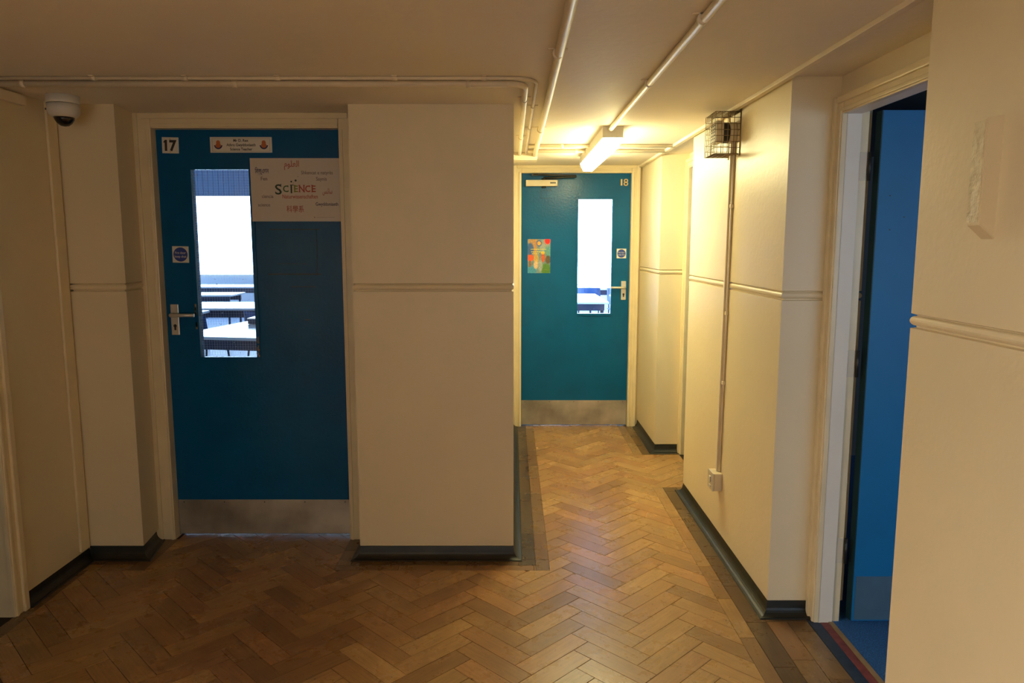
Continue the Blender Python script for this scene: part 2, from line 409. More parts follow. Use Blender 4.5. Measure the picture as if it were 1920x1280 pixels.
for i in range(-9, 9):
    for k in range(-70, 60):
        for kind in (0, 1):
            a0 = i * (BL + BW) - k * BW; b0 = i * (BL - BW) + k * BW
            if kind == 0: r = (a0, a0 + BL, b0, b0 + BW)
            else: r = (a0 + BL, a0 + BL + BW, b0, b0 + BL)
            ca, cb_ = (r[0] + r[1]) / 2, (r[2] + r[3]) / 2
            c = ORG + ah * ca + bh * cb_
            if not (-2.3 < c.x < 1.4 and -3.1 < c.y < 6.0): continue
            hx, hy = (r[1] - r[0]) / 2 - GAP / 2, (r[3] - r[2]) / 2 - GAP / 2
            q = [c + ah * sx * hx + bh * sy * hy for sx, sy in ((-1, -1), (1, -1), (1, 1), (-1, 1))]
            q = [(p.x, p.y) for p in q]
            if area([tuple(p) for p in q]) < 1e-6: continue
            n_in = sum(in_rects(*p) for p in q)
            whole = n_in == 4 and in_rects(c.x, c.y)
            if whole: polys = [q]
            else:
                polys = [pp for pp in (clip(q, rr) for rr in HB) if len(pp) > 2 and area(pp) > 2e-4]
                if not polys: continue
            ar = sum(area(p) for p in polys)
            px, py = to_px(c.x, c.y)
            vis = -60 < px < 1700 and py < 1330
            cands.append((0 if vis else 1, -ar / max(c.y, 0.2) ** 2, c, kind, polys, whole))
cands.sort(key=lambda t: (t[0], t[1]))
tmpl = {}
for kind, ang in ((0, 0.0), (1, 0.0)):
    bm = bmesh.new(); hx, hy = BL / 2 - GAP / 2, BW / 2 - GAP / 2
    slab(bm, [(-hx, -hy), (hx, -hy), (hx, hy), (-hx, hy)], -0.012, 0.0, 0.0007)
    me = bpy.data.meshes.new('parquet_block'); bm.to_mesh(me); bm.free(); me.materials.append(M['wood']); tmpl[kind] = me
rest = bmesh.new(); tint = rest.faces.layers.float_color.new('tint') if False else None
rest_cols = []
n_parts = 0
for vis, _, c, kind, polys, whole in cands:
    ang = -math.pi / 4 if kind == 0 else math.pi / 4
    if vis == 0 and n_parts < 300:
        if whole: me = tmpl[kind]
        else:
            bm = bmesh.new(); ca, sa = math.cos(-ang), math.sin(-ang)
            for p in polys:
                slab(bm, [((x - c.x) * ca - (y - c.y) * sa, (x - c.x) * sa + (y - c.y) * ca) for x, y in p], -0.012, 0.0, 0.0005)
            bmesh.ops.recalc_face_normals(bm, faces=bm.faces[:])
            me = bpy.data.meshes.new('parquet_block'); bm.to_mesh(me); bm.free(); me.materials.append(M['wood'])
        o = bpy.data.objects.new('parquet_block', me); COL.objects.link(o); o.parent = floor
        o.location = (c.x, c.y, random.uniform(-0.0004, 0.0004)); o.rotation_euler = (0, 0, ang); o.color = block_colour()
        n_parts += 1
    else:
        col = block_colour()
        for p in polys:
            fs = slab(rest, p, -0.012, 0.0, 0.0005); rest_cols += [col] * len(fs)
def finish_rest(bm, cols, name):
    bm.faces.ensure_lookup_table()
    bmesh.ops.recalc_face_normals(bm, faces=bm.faces[:])
    me = bpy.data.meshes.new(name); bm.to_mesh(me); bm.free()
    at = me.attributes.new('tint', 'FLOAT_COLOR', 'FACE')
    for i, c in enumerate(cols): at.data[i].color = c
    me.materials.append(M['wood_rest'])
    o = bpy.data.objects.new(name, me); COL.objects.link(o); o.parent = floor; o['kind'] = 'stuff'
    return o
finish_rest(rest, rest_cols, 'remaining_parquet')
# straight border rows
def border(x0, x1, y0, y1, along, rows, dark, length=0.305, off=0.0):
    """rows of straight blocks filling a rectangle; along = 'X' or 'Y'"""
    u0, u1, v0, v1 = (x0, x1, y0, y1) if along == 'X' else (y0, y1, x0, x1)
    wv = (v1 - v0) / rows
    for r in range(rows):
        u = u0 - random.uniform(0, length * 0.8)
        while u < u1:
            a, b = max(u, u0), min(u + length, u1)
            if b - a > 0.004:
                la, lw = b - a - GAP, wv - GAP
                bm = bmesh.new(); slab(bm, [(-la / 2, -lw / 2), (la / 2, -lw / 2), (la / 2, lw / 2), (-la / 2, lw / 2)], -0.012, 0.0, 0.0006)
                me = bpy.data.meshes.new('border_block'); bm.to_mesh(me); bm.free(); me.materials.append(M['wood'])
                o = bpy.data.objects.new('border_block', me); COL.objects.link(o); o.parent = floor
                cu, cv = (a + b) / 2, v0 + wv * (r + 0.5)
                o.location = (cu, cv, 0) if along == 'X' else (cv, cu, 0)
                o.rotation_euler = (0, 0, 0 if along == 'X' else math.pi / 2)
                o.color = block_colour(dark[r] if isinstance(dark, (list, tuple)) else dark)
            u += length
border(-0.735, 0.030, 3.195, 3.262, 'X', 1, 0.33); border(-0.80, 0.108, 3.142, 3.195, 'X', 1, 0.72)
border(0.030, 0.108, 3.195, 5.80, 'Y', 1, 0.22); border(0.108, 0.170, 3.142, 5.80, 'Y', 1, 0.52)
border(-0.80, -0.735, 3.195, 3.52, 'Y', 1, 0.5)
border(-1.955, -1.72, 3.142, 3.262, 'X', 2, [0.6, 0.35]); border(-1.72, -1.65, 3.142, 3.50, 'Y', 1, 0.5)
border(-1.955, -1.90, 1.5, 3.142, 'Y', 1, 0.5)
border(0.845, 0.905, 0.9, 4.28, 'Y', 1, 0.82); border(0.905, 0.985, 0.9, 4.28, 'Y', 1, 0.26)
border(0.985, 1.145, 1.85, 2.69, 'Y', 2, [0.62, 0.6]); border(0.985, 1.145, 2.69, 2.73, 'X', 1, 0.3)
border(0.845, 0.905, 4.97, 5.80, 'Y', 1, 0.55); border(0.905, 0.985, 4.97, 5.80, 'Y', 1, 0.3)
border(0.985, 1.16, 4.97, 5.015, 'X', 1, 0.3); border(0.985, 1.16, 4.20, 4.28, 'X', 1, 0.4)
# threshold strips of the right-hand doorway and the carpet beyond
for nm, a, b, h, m_, lab in (('navy_threshold_strip', 1.146, 1.190, 0.0, 'navy_strip', None), ('maroon_threshold_strip', 1.191, 1.221, 0.001, 'maroon', None), ('threshold_bar', 1.222, 1.240, 0.004, 'strip_wood', None)):
    obj(nm, B(a, b, 1.88, 2.70, -0.012, h), m_, floor)
tag(obj('floor_carpet', B(1.24, 5.6, -0.6, 5.0, -0.12, 0.002), 'carpet'), 'blue carpet of the room behind the open door', 'carpet', 'structure')
tag(obj('floor_classroom', B(-9.5, -0.10, 3.62, 15.0, -0.12, -0.004), 'roomfloor'), 'classroom floor behind door 17', 'floor', 'structure')
tag(obj('floor_classroom_end', B(-0.10, 5.0, 6.0, 15.0, -0.12, -0.004), 'roomfloor'), 'classroom floor behind door 18', 'floor', 'structure')

# ------------------------------------------------------------------ coved skirting
COVE = [(-0.013, 0.0), (-0.013, 0.054), (-0.001, 0.056)]
for k in range(7):
    a = math.pi / 2 * k / 6
    COVE.append((0.036 - 0.034 * math.cos(a), 0.038 - 0.034 * math.sin(a)))
COVE += [(0.040, 0.0)]
def skirt(name, path, label):
    o = obj(name, sweep(bmesh.new(), path, COVE, False), 'cove')
    return tag(o, label, 'baseboard', 'structure')
skirt('baseboard_centre', [(-0.706, 3.50), (-0.706, YP), (0.007, YP), (0.007, 5.76)], 'black coved skirting round the central wall block')
skirt('baseboard_right', [(1.19, 2.745), (XR, 2.745), (XR, 4.19), (1.17, 4.19)][::-1], 'dark coved skirting along the right corridor wall')
skirt('baseboard_right_near', [(XR, -2.9), (XR, 1.85), (1.16, 1.85)][::-1], 'dark coved skirting of the near right wall')
skirt('baseboard_right_far', [(1.0, 5.77), (1.0, 5.03), (1.155, 5.03)], 'dark coved skirting of the nib beside door 18')
skirt('baseboard_left', [(-1.962, YP), (-1.712, YP), (-1.752, 3.48)], 'black coved skirting left of door 17')
skirt('baseboard_left_wall', [(XL, 2.80), (XL, YP)], 'black coved skirting of the left wall')

# ------------------------------------------------------------------ door frames
def frame(name, face, pos, u0, u1, head, aw, depth, label, lining='gloss', top=None):
    """door frame: face '-Y', '-X' or '+X'; pos = plane of the architrave front; u along the wall"""
    top = top if top is not None else head + aw
    def bx(bm, ua, ub, da, db, za, zb, bev=0.0):
        if face == '-Y': box(bm, ua, ub, pos + da, pos + db, za, zb, bev)
        elif face == '-X': box(bm, pos + da, pos + db, ua, ub, za, zb, bev)
        else: box(bm, pos - da, pos - db, ua, ub, za, zb, bev)
    base = {'-Y': ((u0 + u1) / 2, pos, 0), '-X': (pos, (u0 + u1) / 2, 0), '+X': (pos, (u0 + u1) / 2, 0)}[face]
    t = thing(name, base, label, 'door frame', 'structure')
    for s, u in ((-1, u0), (1, u1)):
        bm = bmesh.new()
        bx(bm, u, u + s * aw, 0.0, 0.022, 0.0, top, 0.003)
        bx(bm, u + s * aw * 0.62, u + s * aw, -0.010, 0.004, 0.0, top, 0.004)
        bx(bm, u + s * 0.006, u + s * 0.020, -0.005, 0.004, 0.0, top - aw * 0.8, 0.003)
        obj('architrave', bm, 'gloss', t)
        bm = bmesh.new(); bx(bm, u, u + s * 0.032, 0.018, depth, 0.0, head + 0.02)
        obj('jamb', bm, lining, t)
    bm = bmesh.new()
    bx(bm, u0 + 0.0005, u1 - 0.0005, 0.0, 0.022, head, top, 0.003)
    bx(bm, u0 - aw * 0.5, u1 + aw * 0.5, -0.010, 0.004, head + (top - head) * 0.62, top, 0.004)
    bx(bm, u0 + 0.002, u1 - 0.002, -0.005, 0.004, head + 0.006, head + 0.020, 0.003)
    obj('architrave_head', bm, 'gloss', t)
    bm = bmesh.new(); bx(bm, u0, u1, 0.020, depth, head, head + 0.03); obj('jamb_head', bm, lining, t)
    return t, bx
trim1, _ = frame('trim_1', '-Y', 3.490, -1.664, -0.800, 1.977, 0.092, 0.11, 'cream painted frame round door 17', top=CE)
trim2, _ = frame('trim_2', '-Y', 5.765, 0.072, 0.920, 1.988, 0.064, 0.16, 'cream painted frame round door 18', top=CE)
trim3, bx3 = frame('trim_3', '-X', XF, 1.92, 2.682, 1.905, 0.062, 0.07, 'cream frame of the open blue door', lining='white_lining')
bm = bmesh.new(); bx3(bm, 2.690, 2.722, 0.070, 0.100, 0, 1.93); obj('door_stop', bm, 'gloss', trim3)
bm = bmesh.new(); bx3(bm, 1.90, 2.69, 0.070, 0.10, 1.915, 1.96); obj('door_stop', bm, 'white_lining', trim3)
for z0 in (0.962, 1.673, 0.24):
    bm = bmesh.new(); bx3(bm, 2.686, 2.6905, 0.072, 0.098, z0, z0 + 0.10, 0.001); h_ = obj('hinge', bm, 'beige', trim3)
    kb = bmesh.new(); tube(kb, [(XF + 0.107, 2.683, z0), (XF + 0.107, 2.683, z0 + 0.10)], 0.006, 8); obj('hinge_knuckle', kb, 'dark', h_)
trim4, bx4 = frame('trim_4', '-X', XF, 4.26, 4.968, 1.945, 0.060, 0.13, 'cream frame of the passage side door')
bm = bmesh.new(); bx4(bm, 4.9655, 4.968, 0.024, 0.045, 1.00, 1.17, 0.0008); obj('strike_plate', bm, 'brass', trim4)
trim5, _ = frame('trim_5', '+X', XL + 0.022, 1.90, 2.722, 1.95, 0.075, 0.20, 'cream frame of the side door at the left edge')
tag(obj('trim_6', B(XL, XL + 0.012, 3.195, 3.262, 0.06, CE, bev=0.004), 'gloss'), 'slim cream corner strip below the dome camera', 'trim', 'structure')

# ------------------------------------------------------------------ teal doors with vision panels
def lever_handle(door, x, zc, yf, dirx, length, h=0.148):
    pl = obj('handle', B(x - 0.0195, x + 0.0195, yf - 0.008, yf, zc - h * 0.66, zc + h * 0.34, bev=0.003), 'alu', door)
    bm = bmesh.new()
    xs = x - dirx * 0.008
    tube(bm, [(xs, yf - 0.006, zc), (xs, yf - 0.030, zc), (xs + dirx * 0.006, yf - 0.043, zc), (xs + dirx * 0.02, yf - 0.046, zc), (xs + dirx * length * 0.6, yf - 0.047, zc + 0.001), (xs + dirx * length, yf - 0.046, zc + 0.001)], [0.010, 0.010, 0.010, 0.0095, 0.0085, 0.0085], 10)
    obj('lever', bm, 'alu', pl)
    bm = bmesh.new(); lathe(bm, [(0.008, -0.0095), (0.008, -0.0078)], (x, yf, zc - h * 0.36), 'Y', 14); box(bm, x - 0.0045, x + 0.0045, yf - 0.0095, yf - 0.0078, zc - h * 0.50, zc - h * 0.36)
    obj('keyhole', bm, 'dark', pl)
    return pl

def vision_door(name, label, u0, u1, yf, ztop, pane, hx, hdir, hz, hlen, kick, zbot=0.008, wires=False):
    d = thing(name, ((u0 + u1) / 2, yf, 0), label, 'door', 'structure')
    obj('leaf', ring_prism(bmesh.new(), (u0, u1, zbot, ztop), pane, yf, yf + 0.044), 'teal', d)
    p = pane
    obj('glazing_bead', ring_prism(bmesh.new(), (p[0] - 0.014, p[1] + 0.014, p[2] - 0.014, p[3] + 0.014), (p[0] + 0.003, p[1] - 0.003, p[2] + 0.003, p[3] - 0.003), yf - 0.008, yf + 0.012), 'teal', d)
    g = obj('pane', B(p[0], p[1], yf + 0.016, yf + 0.022, p[2], p[3]), 'glass', d)
    if wires:
        bm = bmesh.new(); s = 0.0125; x = p[0] + s
        while x < p[1]: box(bm, x - .00022, x + .00022, yf + .0186, yf + .0190, p[2], p[3]); x += s
        z = p[2] + s
        while z < p[3]: box(bm, p[0], p[1], yf + .0182, yf + .0186, z - .00022, z + .00022); z += s
        obj('wire_mesh', bm, 'alu', g)
    k = obj('kick_plate', B(u0 + 0.002, u1 - 0.002, yf - 0.002, yf, zbot + 0.002, kick, bev=0.0006), 'steel', d)
    for i in range(5):
        bm = bmesh.new(); x = u0 + 0.03 + (u1 - u0 - 0.06) * i / 4; lathe(bm, [(0.003, -0.003), (0.003, -0.0015)], (x, yf, kick - 0.012), 'Y', 8); obj('screw', bm, 'dark', k)
    lever_handle(d, hx, hz, yf, hdir, hlen)
    return d
door1 = vision_door('door_1', 'dark teal door numbered 17 with tall wired glass panel', -1.663, -0.801, Y17, 1.977, (-1.510, -1.232, 0.903, 1.798), -1.622, 1, 1.112, 0.118, 0.188, zbot=0.010, wires=True)
door2 = vision_door('door_2', 'teal door numbered 18 at the corridor end', 0.0728, 0.9192, Y18, 1.9875, (0.512, 0.781, 0.902, 1.794), 0.877, -1, 1.110, 0.112, 0.206, zbot=0.005)
# painted-over outlines left on the doors
bm = bmesh.new()
for a, b, c, d_ in ((-1.165, -0.910, 1.304, 1.309), (-1.150, -0.915, 1.516, 1.520), (-0.931, -0.928, 1.30, 1.52), (-1.12, -0.98, 1.355, 1.357), (-1.06, -0.94, 1.245, 1.248), (-1.00, -0.97, 1.085, 1.088)):
    box(bm, a, b, Y17 - 0.0025, Y17 + 0.001, c, d_)
obj('old_panel_outline', bm, 'dark_teal', door1)
bm = bmesh.new()
for a, b, c, d_ in ((0.222, 0.2245, 1.80, 1.86), (0.222, 0.31, 1.858, 1.860), (0.222, 0.31, 1.80, 1.802)):
    box(bm, a, b, Y18 - 0.002, Y18 + 0.001, c, d_)
obj('old_panel_outline', bm, 'dark_teal', door2)
bm = bmesh.new()
for s in range(12): 
    z = random.uniform(0.905, 0.99); x = -1.2305 + random.uniform(-0.001, 0.006); box(bm, x, x + 0.005, Y17 - 0.0088, Y17 - 0.0078, z, z + random.uniform(0.006, 0.02))
for z0, z1 in ((1.10, 1.165), (1.04, 1.085)):
    for s in range(6):
        z = random.uniform(z0, z1 - 0.015); box(bm, -1.5225, -1.5165 + random.uniform(0, .002), Y17 - 0.0088, Y17 - 0.0078, z, z + 0.014)
obj('chipped_paint', bm, 'strip_wood', door1)
# door closer of door 18
cl = obj('door_closer', B(0.107, 0.350, Y18 - 0.045, Y18, 1.889, 1.936, bev=0.003), 'beige', door2)
obj('name_badge', B(0.293, 0.336, Y18 - 0.0462, Y18 - 0.0445, 1.909, 1.918), 'dark', cl)
bm = bmesh.new(); lathe(bm, [(0.017, 0.0), (0.017, 0.012)], (0.245, Y18 - 0.022, 1.936), 'Z', 14); lathe(bm, [(0.016, -0.012), (0.016, 0.0)], (0.245, Y18 - 0.022, 1.889), 'Z', 14)
obj('pivot', bm, 'dark', cl)
bm = bmesh.new(); tube(bm, [(0.245, Y18 - 0.026, 1.950), (0.490, Y18 - 0.075, 1.957)], 0.0085, 8); tube(bm, [(0.490, Y18 - 0.080, 1.964), (0.165, Y18 - 0.052, 1.976)], 0.007, 8); box(bm, 0.150, 0.200, Y18 - 0.058, Y18 - 0.044, 1.966, 1.984)
obj('closer_arm', bm, 'dark', cl)
# open blue door on the right
door3 = thing('door_3', (1.30, 2.69, 0), 'bright blue door standing open into the carpeted room', 'door', 'structure')
obj('leaf', B(1.303, 2.10, 2.670, 2.714, 0.014, 1.915, bev=0.001), 'blue', door3)
obj('leaf_edge', B(1.300, 1.3032, 2.671, 2.713, 0.014, 1.915), 'dark_teal', door3)
obj('kick_plate', B(1.312, 2.09, 2.668, 2.6705, 0.020, 0.194, bev=0.0006), mat('painted_kick_plate', (0.10, 0.19, 0.28), 0.45, metal=0.3, var=0.2, scale=6), door3)
bm = bmesh.new()
for x, z in ((1.345, 1.62), (1.352, 1.50), (1.40, 1.545)): lathe(bm, [(0.0025, -0.0012), (0.0025, 0.0005)], (x, 2.6705, z), 'Y', 8)
obj('screw', bm, 'dark', door3)
# closed side doors (seen edge on or from another place)
d4 = thing('door_4', (1.29, 4.61, 0), 'closed door inside the passage side recess', 'door', 'structure')
obj('leaf', B(1.262, 1.30, 4.262, 4.966, 0.008, 1.943), 'teal', d4)
bm = bmesh.new(); tube(bm, [(1.262, 4.90, 1.08), (1.215, 4.90, 1.08), (1.212, 4.88, 1.08), (1.212, 4.79, 1.08)], 0.009, 8); obj('lever', bm, 'brass', d4)

d5 = thing('door_5', (XL - 0.18, 2.31, 0), 'closed teal side door at the left edge of the hall', 'door', 'structure')
obj('leaf', B(XL - 0.20, XL - 0.16, 1.902, 2.720, 0.008, 1.948), 'teal', d5)
bm = bmesh.new(); tube(bm, [(XL - 0.16, 2.00, 1.08), (XL - 0.115, 2.00, 1.08), (XL - 0.112, 2.02, 1.08), (XL - 0.112, 2.11, 1.08)], 0.009, 8); obj('lever', bm, 'alu', d5)
# ------------------------------------------------------------------ signs on the doors (flat print)
def plate(name, x0, x1, z0, z1, yf, m_, label, cat, rot=0.0, thick=0.002):
    o = thing(name, ((x0 + x1) / 2, yf, z0), label, cat)
    obj('sheet', B(x0, x1, yf - thick, yf, z0, z1), m_, o)
    o.rotation_euler = (0, rot, 0)
    return o
yf = Y17
p = plate('number_plate', -1.6365, -1.559, 1.870, 1.943, yf, 'sign_white', 'small white number plate reading 17 on the dark teal door', 'number plate', rot=0.02)
bm = text_bm('17', 0.066, (-1.596, yf - 0.0023, 1.883), width=0.056, bold=0.0026)
v = [bm.verts.new((x, yf - 0.0028, z)) for x, z in ((-1.6165, 1.9325), (-1.6165, 1.9225), (-1.6285, 1.9165), (-1.6285, 1.9235))]; bm.faces.new(v)
obj('digits', bm, 'ink', p)
for z in (1.9345, 1.8765):
    bm = bmesh.new(); lathe(bm, [(0.003, -0.0035), (0.003, -0.0015)], (-1.598, yf, z), 'Y', 10); obj('screw', bm, 'brass', p)
p = plate('name_plate', -1.411, -1.122, 1.873, 1.944, yf, 'sign_white', 'long white name plate with two crests above the glass of door 17', 'name plate')
for txt, z, wd in (('Mr D. Rex', 1.9225, 0.070), ('Athro Gwyddoniaeth', 1.9025, 0.136), ('Science Teacher', 1.8830, 0.104)):
    obj('lettering', text_bm(txt, 0.0175, (-1.2665, yf - 0.0023, z), width=wd, bold=0.0003), 'ink', p)
for cx in (-1.373, -1.160):
    bm = bmesh.new(); disc(bm, cx, yf - 0.0024, 1.9195, 0.0095, 16); disc(bm, cx, yf - 0.0023, 1.906, 0.0125, 16)
    cr = obj('crest', bm, 'ink_orange', p)
    bm = bmesh.new(); disc(bm, cx, yf - 0.0025, 1.908, 0.0195, 16, a0=math.pi * 1.02, a1=math.pi * 1.98, r_in=0.0135); obj('laurel', bm, 'ink_navy', cr)
bm = bmesh.new()
for a, b, c, d_ in ((-1.400, -1.132, 1.938, 1.9388), (-1.400, -1.132, 1.8785, 1.8793), (-1.4005, -1.3997, 1.8785, 1.9388), (-1.1327, -1.1319, 1.8785, 1.9388)): box(bm, a, b, yf - 0.0024, yf - 0.0019, c, d_)
obj('border_line', bm, 'ink_grey', p)

p = plate('science_poster', -1.2265, -0.806, 1.555, 1.847, yf - 0.0085, 'paper', 'white multilingual poster with the word science in coloured capitals on door 17', 'poster', thick=0.001)
py = yf - 0.0100
AR = '\uFEE1\uFEEE\uFEE0\uFECC\uFEDF\uFE8D'; UR = '\uFEB2\uFEE8\uFE8B\uFE8E\uFEB3'
for txt, x, z, wd, hh, m_ in ((AR, -1.032, 1.808, 0.070, 0.040, 'ink_red'), ('\u09BF\u09AC\u099C\u09CD\u099E\u09BE\u09A8', -1.172, 1.778, 0.064, 0.030, 'ink_navy'),
        ('Shkencat e natyr\u00EBs', -0.914, 1.773, 0.148, 0.023, 'ink_grey'), ('Fen', -1.163, 1.745, 0.030, 0.024, 'ink_grey'), ('Saynis', -0.894, 1.744, 0.050, 0.024, 'ink_grey'),
        (UR, -0.868, 1.684, 0.046, 0.034, 'ink_red'), ('ciencia', -1.150, 1.664, 0.054, 0.023, 'ink_grey'), ('Naturwissenschaften', -0.997, 1.662, 0.166, 0.026, 'ink_red'),
        ('science', -1.168, 1.625, 0.056, 0.021, 'ink_grey'), ('\u79D1\u5B78\u7CFB', -1.022, 1.600, 0.082, 0.034, 'ink_red'), ('Gwyddoniaeth', -0.872, 1.628, 0.106, 0.023, 'ink_navy')):
    obj('lettering', text_bm(txt, hh, (x, py, z), width=wd, bold=0.0002), m_, p)
def serifs(bm, xs, z0, z1, wd, y):
    for x in xs:
        for z in (z0, z1): box(bm, x - wd, x + wd, y - 0.0002, y + 0.0002, z - 0.0016, z + 0.0016)
big = [('S', -1.098, 1.681, 0.066, 0.031, 'ink_dkgreen'), ('C', -1.063, 1.692, 0.042, 0.026, 'ink_green'), ('E', -1.015, 1.692, 0.042, 0.018, 'ink_lime'),
       ('N', -0.988, 1.692, 0.042, 0.026, 'ink_red'), ('C', -0.960, 1.692, 0.042, 0.024, 'ink_red'), ('E', -0.932, 1.692, 0.042, 0.019, 'ink_red')]
for ch, x, z, sz, wd, m_ in big:
    bm = text_bm(ch, sz, (x, py, z), width=wd, bold=0.0008); hcap = sz * 0.73
    if ch == 'E': serifs(bm, (x - wd * 0.36,), z, z + hcap, 0.0045, py)
    elif ch == 'N': serifs(bm, (x - wd * 0.42, x + wd * 0.42), z, z + hcap, 0.0042, py)
    else: box(bm, x + wd * 0.34, x + wd * 0.46, py - 0.0002, py + 0.0002, z + hcap * 0.72, z + hcap); 
    obj('lettering', bm, m_, p)
bm = bmesh.new(); box(bm, -1.0405, -1.0335, py - .0003, py + .0003, 1.686, 1.722); box(bm, -1.042, -1.026, py - .0003, py + .0003, 1.722, 1.7255); disc(bm, -1.036, py - 0.0002, 1.7395, 0.0042, 12); disc(bm, -1.0155, py - 0.0002, 1.7445, 0.0050, 12); disc(bm, -1.004, py - .0002, 1.762, .0016, 8); disc(bm, -1.027, py - .0002, 1.733, .0016, 8)
obj('lettering', bm, 'ink_dkgreen', p)
bm = bmesh.new(); box(bm, -0.925, -0.836, py - .0003, py + .0003, 1.5735, 1.5743); disc(bm, -0.932, py - .0002, 1.574, 0.0026, 8); obj('lettering', bm, 'ink_grey', p)

def fire_sign(x0, z0, s, yf, label, rot=0.0):
    p = plate('fire_door_sign', x0, x0 + s, z0, z0 + s, yf, 'sign_white', label, 'sign', rot)
    cx, cz = x0 + s / 2, z0 + s / 2
    obj('blue_disc', disc(bmesh.new(), cx, yf - 0.0023, cz, s * 0.435, 36), 'sign_blue', p)
    obj('lettering', text_bm('Fire door', s * 0.21, (cx, yf - 0.0027, cz + s * 0.035), width=s * 0.66), 'sign_white', p)
    obj('lettering', text_bm('keep shut', s * 0.21, (cx, yf - 0.0027, cz - s * 0.19), width=s * 0.70), 'sign_white', p)
fire_sign(-1.6185, 1.361, 0.0775, Y17, 'blue round fire door keep shut sign on the dark door left of its glass', 0.015)
fire_sign(0.8185, 1.338, 0.0745, Y18, 'small far fire door sign on the corridor end door')
p = thing('door_number', (0.868, Y18, 1.895), 'brass digits 18 in the top corner of the end door', 'number')
obj('digit', text_bm('1', 0.070, (0.846, Y18 - 0.002, 1.897), thick=0.004, width=0.012), 'brass', p)
obj('digit', text_bm('8', 0.076, (0.880, Y18 - 0.002, 1.895), thick=0.004, width=0.036), 'brass', p)
# small abstract poster on door 18, flat print
def art():
    nx, nz = 36, 52; x0, x1, z0, z1 = 0.1225, 0.300, 1.222, 1.486
    def col(u, v):
        c = [0.16, 0.26, 0.30]
        def mixc(t, k): 
            for i in range(3): c[i] = c[i] * (1 - k) + t[i] * k
        def blob(cx, cy, rx, ry, t, k=1.0):
            d = ((u - cx) / rx) ** 2 + ((v - cy) / ry) ** 2
            if d < 1: mixc(t, k * min(1, (1 - d) * 2.2))
        blob(0.25, 0.93, 0.26, 0.18, (0.42, 0.24, 0.10)); blob(0.32, 0.72, 0.10, 0.30, (0.45, 0.22, 0.08)); blob(0.12, 0.70, 0.17, 0.22, (0.03, 0.10, 0.32))
        blob(0.75, 0.80, 0.25, 0.2, (0.28, 0.32, 0.32)); blob(0.9, 0.62, 0.2, 0.2, (0.10, 0.30, 0.33)); blob(0.11, 0.45, 0.2, 0.11, (0.75, 0.10, 0.03))
        blob(0.38, 0.42, 0.13, 0.16, (0.50, 0.34, 0.10)); blob(0.68, 0.47, 0.10, 0.17, (0.55, 0.10, 0.03)); blob(0.9, 0.40, 0.14, 0.14, (0.10, 0.07, 0.04))
        blob(0.16, 0.07, 0.26, 0.18, (0.05, 0.28, 0.50)); blob(0.8, 0.12, 0.27, 0.19, (0.07, 0.20, 0.03)); blob(0.36, 0.24, 0.11, 0.13, (0.66, 0.46, 0.28))
        blob(0.55, 0.22, 0.12, 0.2, (0.30, 0.36, 0.38)); blob(0.10, 0.27, 0.06, 0.12, (0.25, 0.10, 0.03)); blob(0.50, 0.88, 0.14, 0.11, (0.03, 0.10, 0.30))
        blob(0.50, 0.88, 0.085, 0.06, (0.85, 0.35, 0.10), 1.3); blob(0.87, 0.95, 0.14, 0.11, (0.85, 0.10, 0.06), 1.6); blob(0.67, 0.60, 0.10, 0.05, (0.75, 0.42, 0.03))
        n = random.uniform(0.75, 1.2)
        return (c[0] * n, c[1] * n, c[2] * n, 1)
    bm = bmesh.new(); vs = [[bm.verts.new((x0 + (x1 - x0) * i / nx, Y18 - 0.0012, z0 + (z1 - z0) * j / nz)) for i in range(nx + 1)] for j in range(nz + 1)]
    cols = []
    for j in range(nz):
        for i in range(nx):
            bm.faces.new((vs[j][i], vs[j][i + 1], vs[j + 1][i + 1], vs[j + 1][i])); cols.append(col((i + .5) / nx, (j + .5) / nz))
    box(bm, x0, x1, Y18 - 0.0011, Y18, z0, z1); cols += [(0.5, 0.5, 0.5, 1)] * 6
    m_, nt, b = new_mat('printed_abstract'); at = nt.nodes.new('ShaderNodeAttribute'); at.attribute_name = 'print'
    nt.links.new(at.outputs['Color'], b.inputs['Base Color']); b.inputs['Roughness'].default_value = 0.4
    bm.faces.ensure_lookup_table()
    t = thing('abstract_poster', (0.211, Y18, 1.222), 'small bright abstract poster on the left of door 18', 'poster')
    o = obj('sheet', bm, m_, t)
    a = o.data.attributes.new('print', 'FLOAT_COLOR', 'FACE')
    for i, c in enumerate(cols): a.data[i].color = c
    bm = bmesh.new(); xs = 0.145
    for row, (za, n_) in enumerate(((1.405, 9), (1.385, 8), (1.371, 4))):
        x = 0.147 + 0.004 * row
        for i in range(n_):
            wd = random.uniform(0.007, 0.014); box(bm, x, x + wd, Y18 - 0.0017, Y18 - 0.0012, za, za + 0.0055); x += wd + 0.003
    obj('yellow_line', B(0.240, 0.290, Y18 - 0.0017, Y18 - 0.0012, 1.246, 1.249), 'ink_lime', t)
    obj('yellow_lettering', bm, mat('yellow_ink', (0.70, 0.62, 0.10), 0.5, var=0), t)
art()

